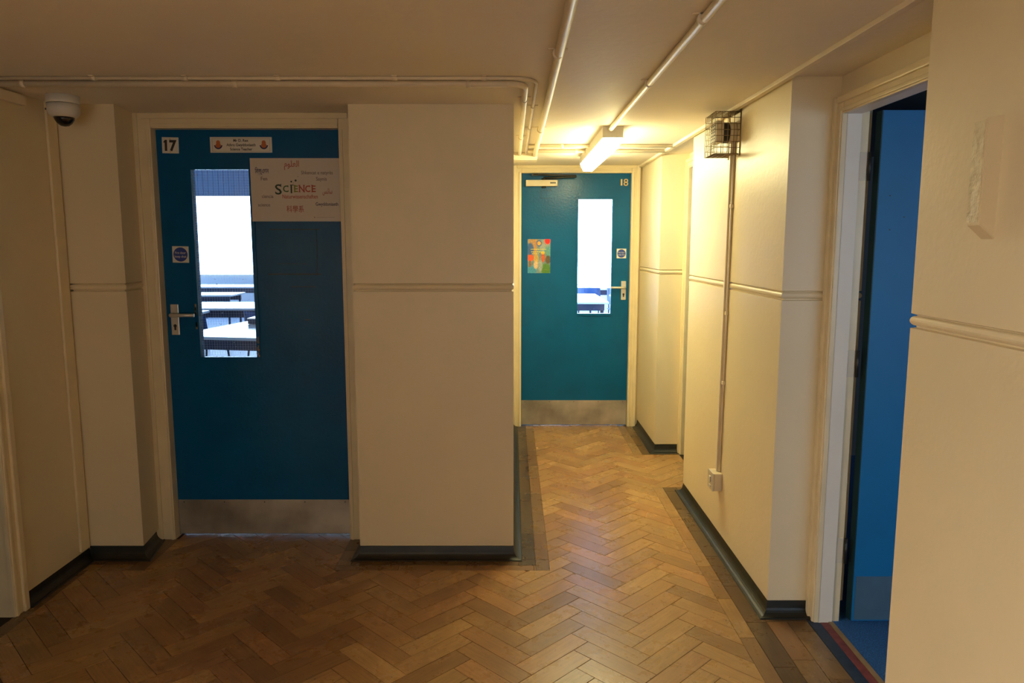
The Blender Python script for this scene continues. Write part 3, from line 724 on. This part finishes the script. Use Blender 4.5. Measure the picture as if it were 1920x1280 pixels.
# ------------------------------------------------------------------ fluorescent fitting in the passage
def batten(y0, y1, xc, label, tube_mat):
    t = thing('ceiling_light', (xc, (y0 + y1) / 2, CE - 0.11), label, 'ceiling light', group=None)
    obj('body', B(xc - 0.052, xc + 0.052, y0, y1, CE - 0.055, CE, bev=0.003), 'white', t)
    bm = bmesh.new(); prof = [(-0.050, CE - 0.055), (-0.046, CE - 0.075), (-0.028, CE - 0.106), (0.028, CE - 0.106), (0.046, CE - 0.075), (0.050, CE - 0.055)]
    a = [bm.verts.new((xc + x, y0 + 0.012, z)) for x, z in prof]; b = [bm.verts.new((xc + x, y1 - 0.012, z)) for x, z in prof]
    for k in range(len(prof) - 1): bm.faces.new((a[k], b[k], b[k + 1], a[k + 1]))
    bm.faces.new(a); bm.faces.new(b[::-1]); bmesh.ops.recalc_face_normals(bm, faces=bm.faces[:])
    obj('diffuser', bm, tube_mat, t)
    for ya in (y0 - 0.006, y1): obj('end_cap', B(xc - 0.053, xc + 0.053, ya, ya + 0.006, CE - 0.057, CE, bev=0.001), 'white', t)
    return t
batten(3.885, 5.15, 0.517, 'lit fluorescent batten with glowing diffuser on the passage ceiling', 'tube')

# ------------------------------------------------------------------ conduits on the ceiling
def saddle(par, x, y, r, along):
    bm = bmesh.new(); z = CE - r
    if along == 'Y':
        tube(bm, [(x, y - 0.009, z), (x, y + 0.009, z)], r + 0.0025, 12); box(bm, x - r - 0.016, x + r + 0.016, y - 0.009, y + 0.009, CE - 0.003, CE)
    else:
        tube(bm, [(x - 0.009, y, z), (x + 0.009, y, z)], r + 0.0025, 12); box(bm, x - 0.009, x + 0.009, y - r - 0.016, y + r + 0.016, CE - 0.003, CE)
    return obj('saddle_clip', bm, 'pipe', par)
def arc(cx, cy, r, a0, a1, z, n=7): return [(cx + r * math.cos(a0 + (a1 - a0) * k / n), cy + r * math.sin(a0 + (a1 - a0) * k / n), z) for k in range(n + 1)]
def conduit(pts, r, label, clips=(), loc=None):
    t = thing('ceiling_conduit', loc or pts[0], label, 'conduit')
    obj('pipe', tube(bmesh.new(), pts, r, 12), 'pipe', t)
    for x, y, al in clips: saddle(t, x, y, r, al)
    return t
r1 = 0.0115; z1 = CE - r1
conduit([(XL, 2.815, z1), (-0.02, 2.815, z1)] + arc(-0.02, 2.885, 0.070, -math.pi / 2, 0, z1) + [(0.050, 4.98, z1)], r1, 'cream conduit crossing the ceiling and bending into the passage',
        [(-1.80, 2.815, 'X'), (-1.02, 2.815, 'X'), (-0.16, 2.815, 'X'), (0.050, 3.12, 'Y'), (0.050, 4.2, 'Y')])
r2 = 0.0065; z2 = CE - r2
conduit([(XL, 2.745, z2), (0.00, 2.745, z2)] + arc(0.0, 2.835, 0.090, -math.pi / 2, 0, z2) + [(0.090, 4.98, z2)], r2, 'thin painted cable running beside the bent conduit',
        [(-1.50, 2.745, 'X'), (-1.17, 2.745, 'X'), (-0.84, 2.745, 'X'), (-0.42, 2.745, 'X'), (-0.1, 2.745, 'X'), (0.090, 3.3, 'Y'), (0.090, 3.9, 'Y')])
r3 = 0.0145
conduit([(0.137, -2.9, CE - r3), (0.150, 4.98, CE - r3)], r3, 'thick cream conduit overhead entering the passage left of the lamp', [(0.1415, 2.37, 'Y'), (0.146, 3.9, 'Y')])
conduit([(0.497, -2.9, CE - 0.0125), (0.505, 3.90, CE - 0.0125)], 0.0125, 'cream conduit overhead leading to the fluorescent lamp', [(0.498, 2.02, 'Y'), (0.501, 2.80, 'Y')])
conduit([(0.10, 4.56, CE - 0.010), (0.985, 4.56, CE - 0.010)], 0.010, 'cross conduit nearer the lamp on the passage ceiling', [(0.30, 4.56, 'X')])
conduit([(0.10, 4.80, CE - 0.0115), (0.985, 4.80, CE - 0.0115)], 0.0115, 'cross conduit farther along the passage ceiling', [(0.405, 4.80, 'X')])
t = thing('trunking_box', (0.09, 5.04, CE - 0.05), 'cream junction trunking where the ceiling conduits meet', 'junction box')
obj('casing', B(0.010, 0.165, 4.96, 5.12, CE - 0.045, CE, bev=0.003), 'pipe', t)
obj('lid', B(0.014, 0.161, 4.964, 5.116, CE - 0.049, CE - 0.045, bev=0.001), 'pipe', t)
t = thing('wall_trunking', (0.98, 2.5, CE - 0.02), 'cream mini trunking along the top of the right wall', 'trunking')
obj('cover', B(0.968, 0.992, -2.9, 5.755, CE - 0.016, CE, bev=0.002), 'pipe', t)
t = thing('wall_trunking', (XL + 0.01, 2.6, CE - 0.06), 'cream trunking along the top of the left wall', 'trunking')
obj('cover', B(XL, XL + 0.022, -2.9, 3.05, CE - 0.048, CE - 0.010, bev=0.002), 'pipe', t)
bm = bmesh.new(); tube(bm, [(0.985, 3.74, CE - 0.012), (0.999, 3.68, CE - 0.03), (0.998, 3.60, CE - 0.085)], 0.006, 8)
tag(obj('cable', bm, 'pipe'), 'short cable dropping from the trunking beside the cage', 'cable')

# ------------------------------------------------------------------ caged alarm sounder
t = thing('wire_cage', (XR, 3.417, 1.845), 'brown wire guard cage screwed to the corridor wall', 'cage')
cx0, cx1, cy0, cy1, cz0, cz1 = 0.893, XR - 0.002, 3.333, 3.502, 1.845, 2.025
def wire(bm, a, b, r=0.0014): tube(bm, [a, b], r, 6)
def fr(a, b, n): return [a + (b - a) * k / n for k in range(n + 1)]
bm = bmesh.new()
for z in fr(cz0, cz1, 7): wire(bm, (cx0, cy0, z), (cx0, cy1, z))
for y in fr(cy0, cy1, 7): wire(bm, (cx0, y, cz0), (cx0, y, cz1))
obj('front_grid', bm, 'wire', t)
for y in (cy0, cy1):
    bm = bmesh.new()
    for z in fr(cz0, cz1, 7): wire(bm, (cx0, y, z), (cx1, y, z))
    for x in fr(cx0, cx1, 4): wire(bm, (x, y, cz0), (x, y, cz1))
    obj('side_grid', bm, 'wire', t)
for z, nm in ((cz0, 'bottom_grid'), (cz1, 'top_grid')):
    bm = bmesh.new()
    for y in fr(cy0, cy1, 7): wire(bm, (cx0, y, z), (cx1, y, z))
    for x in fr(cx0, cx1, 5): wire(bm, (x, cy0, z), (x, cy1, z))
    obj(nm, bm, 'wire', t)
bm = bmesh.new()
for y in (cy0, cy1):
    wire(bm, (cx1, y, cz0 - 0.006), (cx1, y, cz1 + 0.012), 0.0026)
wire(bm, (cx1, cy0, cz0), (cx1, cy1, cz0), 0.0022); wire(bm, (cx1, cy0, cz1), (cx1, cy1, cz1), 0.0022)
obj('wall_rim', bm, 'wire', t)
for y in (cy0, cy1):
    for z in (cz0 - 0.004, cz1 + 0.008):
        bm = bmesh.new(); lathe(bm, [(0.006, -0.004), (0.006, 0.002)], (cx1, y, z), 'X', 10); obj('fixing', bm, 'wire', t)
t = thing('alarm_sounder', (XR, 3.418, 1.89), 'beige and black round alarm sounder inside the wire cage', 'alarm')
sy, sz = 3.418, 1.945
obj('base', lathe(bmesh.new(), [(0.043, -0.034), (0.047, -0.028), (0.047, 0.0)], (XR, sy, sz), 'X'), 'beige', t)
obj('collar', lathe(bmesh.new(), [(0.046, -0.062), (0.046, -0.034)], (XR, sy, sz), 'X'), 'dark', t)
bm = bmesh.new(); box(bm, XR - 0.100, XR - 0.062, sy - 0.052, sy + 0.052, sz - 0.048, sz + 0.048, bev=0.010); obj('horn', bm, 'beige', t)
bm = bmesh.new()
for k in range(5): box(bm, XR - 0.1012, XR - 0.0995, sy - 0.034, sy + 0.034, sz - 0.03 + k * 0.014, sz - 0.026 + k * 0.014)
obj('grille_slot', bm, 'dark', t)
t = thing('wall_conduit', (XR, 3.44, 0.36), 'cream trunking and pipe dropping from the cage to the switch', 'conduit')
bm = bmesh.new(); a_, b_ = 3.405, 3.462
def lean(bm, ya, yb, za, zb, x0, x1, wd):
    v = [bm.verts.new(p) for p in ((x0, ya - wd, za), (x1, ya - wd, za), (x1, ya + wd, za), (x0, ya + wd, za), (x0, yb - wd, zb), (x1, yb - wd, zb), (x1, yb + wd, zb), (x0, yb + wd, zb))]
    for q in ((3, 2, 1, 0), (4, 5, 6, 7), (0, 1, 5, 4), (1, 2, 6, 5), (2, 3, 7, 6), (3, 0, 4, 7)): bm.faces.new([v[i] for i in q])
lean(bm, 3.462, 3.425, 0.362, 1.92, XR - 0.018, XR, 0.010)
obj('trunking', bm, 'pipe', t)
bm = bmesh.new(); tube(bm, [(XR - 0.006, 3.440, 0.366), (XR - 0.006, 3.398, 1.92)], 0.0055, 8); obj('pipe', bm, 'pipe', t)
for z, y in ((1.62, 3.405), (1.13, 3.418), (0.80, 3.427)):
    bm = bmesh.new(); box(bm, XR - 0.014, XR, y - 0.010, y + 0.010, z - 0.008, z + 0.008, bev=0.002); obj('saddle_clip', bm, 'pipe', t)
t = thing('wall_switch', (XR, 3.452, 0.277), 'beige surface switch box with dark plate low on the corridor wall', 'switch')
obj('back_box', B(XR - 0.040, XR, 3.405, 3.497, 0.276, 0.362, bev=0.004), 'beige', t)
pl = obj('face_plate', B(XR - 0.046, XR - 0.040, 3.404, 3.498, 0.275, 0.363, bev=0.002), 'alu', t)
obj('rocker', B(XR - 0.051, XR - 0.045, 3.44, 3.462, 0.312, 0.340, bev=0.002), 'white', pl)
obj('flex_outlet', B(XR - 0.049, XR - 0.045, 3.436, 3.466, 0.288, 0.297, bev=0.001), 'white', pl)

# ------------------------------------------------------------------ dome camera, plaster box
t = thing('dome_camera', (-1.825, 3.10, 1.925), 'white dome security camera under the ceiling at the left corner', 'camera')
cc = (-1.825, 3.10, CE)
obj('mount', lathe(bmesh.new(), [(0.061, -0.032), (0.062, -0.028), (0.062, 0.0)], cc), 'white', t)
hs = obj('housing', lathe(bmesh.new(), [(0.038, -0.085), (0.044, -0.085), (0.056, -0.074), (0.0605, -0.058), (0.061, -0.034)], cc), 'white', t)
obj('dome', lathe(bmesh.new(), [(0.001, -0.121), (0.016, -0.118), (0.028, -0.108), (0.036, -0.095), (0.039, -0.084)], cc), 'dome', t)
bm = bmesh.new(); tube(bm, [(-1.880, 3.066, CE - 0.056), (-1.872, 3.074, CE - 0.056)], 0.004, 8); obj('screw', bm, 'dark', hs)
t = thing('plaster_box', (XR, 1.57, 1.462), 'narrow painted box fixed upright on the near right wall', 'wall box')
bm = bmesh.new()
v = [bm.verts.new(q) for q in ((0.971, 1.552, 1.490), (XR + .004, 1.552, 1.456), (XR + .004, 1.596, 1.456), (0.971, 1.596, 1.490), (0.971, 1.552, 1.706), (XR + .004, 1.552, 1.712), (XR + .004, 1.596, 1.712), (0.971, 1.596, 1.706))]
for q in ((3, 2, 1, 0), (4, 5, 6, 7), (0, 1, 5, 4), (1, 2, 6, 5), (2, 3, 7, 6), (3, 0, 4, 7)): bm.faces.new([v[k] for k in q])
bmesh.ops.bevel(bm, geom=bm.edges[:], offset=0.0015, segments=2, affect='EDGES')
obj('casing', bm, 'wall', t)
obj('filler_strip', B(0.9693, 0.9712, 1.556, 1.5945, 1.495, 1.702), mat('rough_filler', (0.74, 0.66, 0.44), 0.5, var=0.1, scale=40, bump=0.9, bscale=50), t)

# ------------------------------------------------------------------ daylight windows and rooms behind the doors
def day_window(name, axis, pos, u0, u1, z0, z1, nu, nz, col, s, label, bars=0.05):
    """window with glowing overexposed panes; axis 'Y' = in a wall of constant y facing -y, 'X+'/'X-' = wall of constant x"""
    m_ = emit(name + '_glow', col, s)
    def bx(bm, ua, ub, d0, d1, za, zb):
        if axis == 'Y': box(bm, ua, ub, pos + d0, pos + d1, za, zb)
        elif axis == 'Y+': box(bm, ua, ub, pos - d0, pos - d1, za, zb)
        elif axis == 'X-': box(bm, pos + d0, pos + d1, ua, ub, za, zb)
        else: box(bm, pos - d0, pos - d1, ua, ub, za, zb)
    loc = ((u0 + u1) / 2, pos, z0) if axis[0] == 'Y' else (pos, (u0 + u1) / 2, z0)
    t = thing(name, loc, label, 'window', 'structure')
    for i in range(nu):
        for j in range(nz):
            bm = bmesh.new(); a = u0 + (u1 - u0) * i / nu; b = u0 + (u1 - u0) * (i + 1) / nu; c = z0 + (z1 - z0) * j / nz; d = z0 + (z1 - z0) * (j + 1) / nz
            bx(bm, a + 0.01, b - 0.01, 0.0, 0.006, c + 0.01, d - 0.01); obj('pane', bm, m_, t)
    bm = bmesh.new(); h = bars / 2
    for i in range(nu + 1):
        a = u0 + (u1 - u0) * i / nu; bx(bm, a - h, a + h, -0.03, 0.03, z0 - h, z1 + h)
    for j in range(nz + 1):
        c = z0 + (z1 - z0) * j / nz; bx(bm, u0 - h, u1 + h, -0.03, 0.03, c - h, c + h)
    obj('window_frame', bm, 'white', t)
    return t
# classroom 17
RC = 3.0
boxwall('wall_classroom_end', (-9.5, 0.0, 14.75, 14.9, 0, RC), 'far classroom wall holding the long window', 'roomwall')
boxwall('wall_classroom_side', (-9.6, -9.5, 3.6, 14.9, 0, RC), 'left classroom side wall', 'roomwall')
boxwall('wall_classroom_partition', (-0.2, -0.05, 5.98, 14.9, 0, RC), 'partition between the two classrooms', 'roomwall')
boxwall('wall_classroom_front', (-9.5, -0.2, 3.50, 3.62, CE + .02, RC), 'upper front wall of the classroom', 'roomwall')
boxwall('wall_classroom_front_left', (-9.5, -1.965, 3.50, 3.62, 0, CE + .02), 'front wall of the classroom left of door 17', 'roomwall')
boxwall('ceiling_classroom', (-9.6, 0.0, 3.5, 14.9, RC, RC + .1), 'classroom ceiling behind door 17', 'roomwall', 'ceiling')
day_window('window_1', 'Y', 14.70, -8.6, -1.6, 0.82, 2.42, 2, 1, DAY_COL, DAY17, 'long bright classroom window seen through door 17')
day_window('added_window_2', 'X+', -9.45, 5.0, 13.5, 0.9, 2.6, 6, 2, DAY_COL, DAY17 * 0.7, 'added unseen side window brightening the classroom behind door 17')  # glowing window added out of sight to light the table tops
t = thing('window_blind', (-5.2, 14.62, 2.40), 'dark slate blind across the top of the classroom window', 'blind')
bm = bmesh.new(); x = -8.7
while x < -1.5: box(bm, x, x + 0.095, 14.60, 14.615, 2.39, 2.99); x += 0.10
obj('blind_slats', bm, 'blind', t); obj('bottom_rail', B(-8.7, -1.5, 14.59, 14.625, 2.37, 2.395), 'blind', t)

def table(xc, yc, rz, lx, ly, label, top_h=0.72, group='classroom tables'):
    t = thing('classroom_table', (xc, yc, 0), label, 'table', group=group)
    def put(nm, bm, m_):
        me = bpy.data.meshes.new(nm); bm.to_mesh(me); bm.free(); me.materials.append(M[m_]); o = bpy.data.objects.new(nm, me); COL.objects.link(o); o.parent = t
    put('tabletop', B(-lx / 2, lx / 2, -ly / 2, ly / 2, top_h - 0.025, top_h, bev=0.004), 'table')
    ring = 0.05
    for ya in (-ly / 2 + ring, ly / 2 - ring - .03): put('apron', B(-lx / 2 + ring, lx / 2 - ring, ya, ya + .03, top_h - .11, top_h - .025), 'leg')
    for sx in (-1, 1):
        for sy_ in (-1, 1):
            put('leg', tube(bmesh.new(), [(sx * (lx / 2 - .07), sy_ * (ly / 2 - .07), 0), (sx * (lx / 2 - .07), sy_ * (ly / 2 - .07), top_h - .03)], 0.016, 8), 'leg')
    t.rotation_euler = (0, 0, rz)
    return t
def chair(xc, yc, rz, label, group='classroom chairs'):
    t = thing('classroom_chair', (xc, yc, 0), label, 'chair', group=group)
    def put(nm, bm, m_):
        me = bpy.data.meshes.new(nm); bm.to_mesh(me); bm.free(); me.materials.append(M[m_]); o = bpy.data.objects.new(nm, me); COL.objects.link(o); o.parent = t
    put('seat', B(-.20, .20, -.19, .19, .43, .445, bev=.006), 'chair')
    bm = bmesh.new(); n = 8
    for side in (0,):
        rows = []
        for j in range(5):
            z = .50 + .26 * j / 4
            rows.append([(bm.verts.new((-.2 + .4 * i / n, .20 + .05 * j / 4 - .05 * (abs(i - n / 2) / (n / 2)) ** 2, z)), bm.verts.new((-.2 + .4 * i / n, .212 + .05 * j / 4 - .05 * (abs(i - n / 2) / (n / 2)) ** 2, z))) for i in range(n + 1)])
        for j in range(4):
            for i in range(n):
                bm.faces.new((rows[j][i][0], rows[j][i + 1][0], rows[j + 1][i + 1][0], rows[j + 1][i][0])); bm.faces.new((rows[j][i + 1][1], rows[j][i][1], rows[j + 1][i][1], rows[j + 1][i + 1][1]))
    put('backrest', bm, 'chair')
    for sx in (-1, 1):
        put('leg', tube(bmesh.new(), [(sx * .19, -.20, 0), (sx * .17, -.16, .43)], .011, 8), 'leg')
        put('leg', tube(bmesh.new(), [(sx * .19, .24, 0), (sx * .17, .17, .43), (sx * .17, .215, .74)], .011, 8), 'leg')
    t.rotation_euler = (0, 0, rz)
table(-1.87, 6.42, math.radians(-10), 1.5, 1.42, 'nearest white table seen low through the glass of door 17')
table(-3.5, 8.87, 0, 2.4, 0.95, 'second white table row seen through the glass of door 17')
table(-4.75, 10.9, 0.05, 1.4, 0.65, 'third white table row seen through the glass of door 17')
table(-5.2, 13.05, 0, 3.2, 0.8, 'farthest white table row under the window behind door 17')
table(-3.75, 7.95, 0.0, 0.8, 0.4, 'small white table between the rows behind door 17')
chair(-3.10, 7.32, 2.9, 'left blue chair behind the nearest white table beyond door 17'); chair(-2.55, 7.78, 3.0, 'right blue chair behind the nearest white table beyond door 17')
chair(-4.4, 9.95, 3.1, 'blue chair between the farther white table rows beyond door 17')
obj_b = thing('storage_box', (-2.28, 6.86, 0.72), 'flat dark box with a white lid lying on the nearest classroom table', 'box')
obj('carton', B(-2.42, -2.08, 6.72, 6.95, 0.722, 0.765, bev=0.003), 'leg', obj_b); obj('lid', B(-2.425, -2.075, 6.715, 6.955, 0.765, 0.775, bev=0.002), 'table', obj_b)
# classroom 18
boxwall('wall_classroom_right', (5.0, 5.1, 5.9, 15.1, 0, RC), 'right side wall of the classroom behind door 18', 'roomwall')
boxwall('wall_classroom_back', (-0.1, 5.1, 14.95, 15.1, 0, RC), 'far wall of the classroom behind door 18', 'roomwall')
boxwall('wall_classroom_near', (1.01, 5.1, 5.86, 5.98, 0, RC), 'near wall of the classroom behind door 18', 'roomwall')
boxwall('wall_classroom_over', (-0.1, 1.01, 5.90, 5.98, CE + .02, RC), 'upper near wall of the classroom behind door 18', 'roomwall')
boxwall('ceiling_classroom_end', (-0.1, 5.1, 5.88, 15.1, RC, RC + .1), 'classroom ceiling behind door 18', 'roomwall', 'ceiling')
day_window('window_3', 'Y', 14.9, 0.1, 4.6, 0.62, 2.95, 2, 1, DAY_COL, DAY18, 'bright classroom window seen through door 18')
day_window('added_window_4', 'X-', 4.95, 6.5, 12.5, 0.9, 2.7, 4, 2, DAY_COL, DAY18 * 0.6, 'added unseen side window brightening the classroom behind door 18')  # second glowing window added out of sight to brighten the end classroom
table(0.60, 10.1, 0.0, 1.25, 1.6, 'nearest white table seen through the glass of door 18'); table(1.85, 10.35, 0.0, 0.9, 0.6, 'white table on the right seen through the glass of door 18')
table(1.05, 12.7, 0.0, 1.9, 1.1, 'farthest white table seen through the glass of door 18')
chair(1.20, 11.50, 0.0, 'blue chair showing just above the table edge through the corridor end door'); chair(1.72, 11.5, 0.1, 'blue chair by the right-hand table seen through the corridor end door')
# carpeted room on the right
boxwall('wall_room_far', (1.30, 5.6, 4.95, 5.05, 0, CE + .02), 'far wall of the carpeted room', 'roomdark'); boxwall('wall_room_side', (5.5, 5.6, -0.6, 5.0, 0, CE + .02), 'side wall of the carpeted room', 'roomdark')
boxwall('wall_room_near', (1.30, 5.6, -0.6, -0.5, 0, CE + .02), 'near wall of the carpeted room', 'roomdark')
tag(obj('ceiling_room', B(1.31, 5.5, -0.5, 4.95, CE - 0.03, CE - 0.001), 'roomdark'), 'dark ceiling of the carpeted room', 'ceiling', 'structure')
day_window('window_5', 'Y+', -0.44, 1.7, 5.0, 0.8, 1.95, 3, 1, DAY_COL, DAYBLUE, 'daylight window of the carpeted room')
# side lobby and rear of the hall: unseen glowing windows added for their light
day_window('added_window_6', 'X+', -4.75, -2.0, 1.2, 1.4, 3.2, 4, 2, HALL_COL, HALL_STR, 'added unseen lobby window lighting the near right wall')  # added out of view, placed high so the opening cuts its light softly
day_window('added_window_7', 'Y+', -2.95, -1.6, 0.8, 0.5, 1.6, 3, 1, REAR_COL, REAR_STR, 'added unseen rear window giving fill light behind the camera position')  # added out of view as fill for the wall block and left side
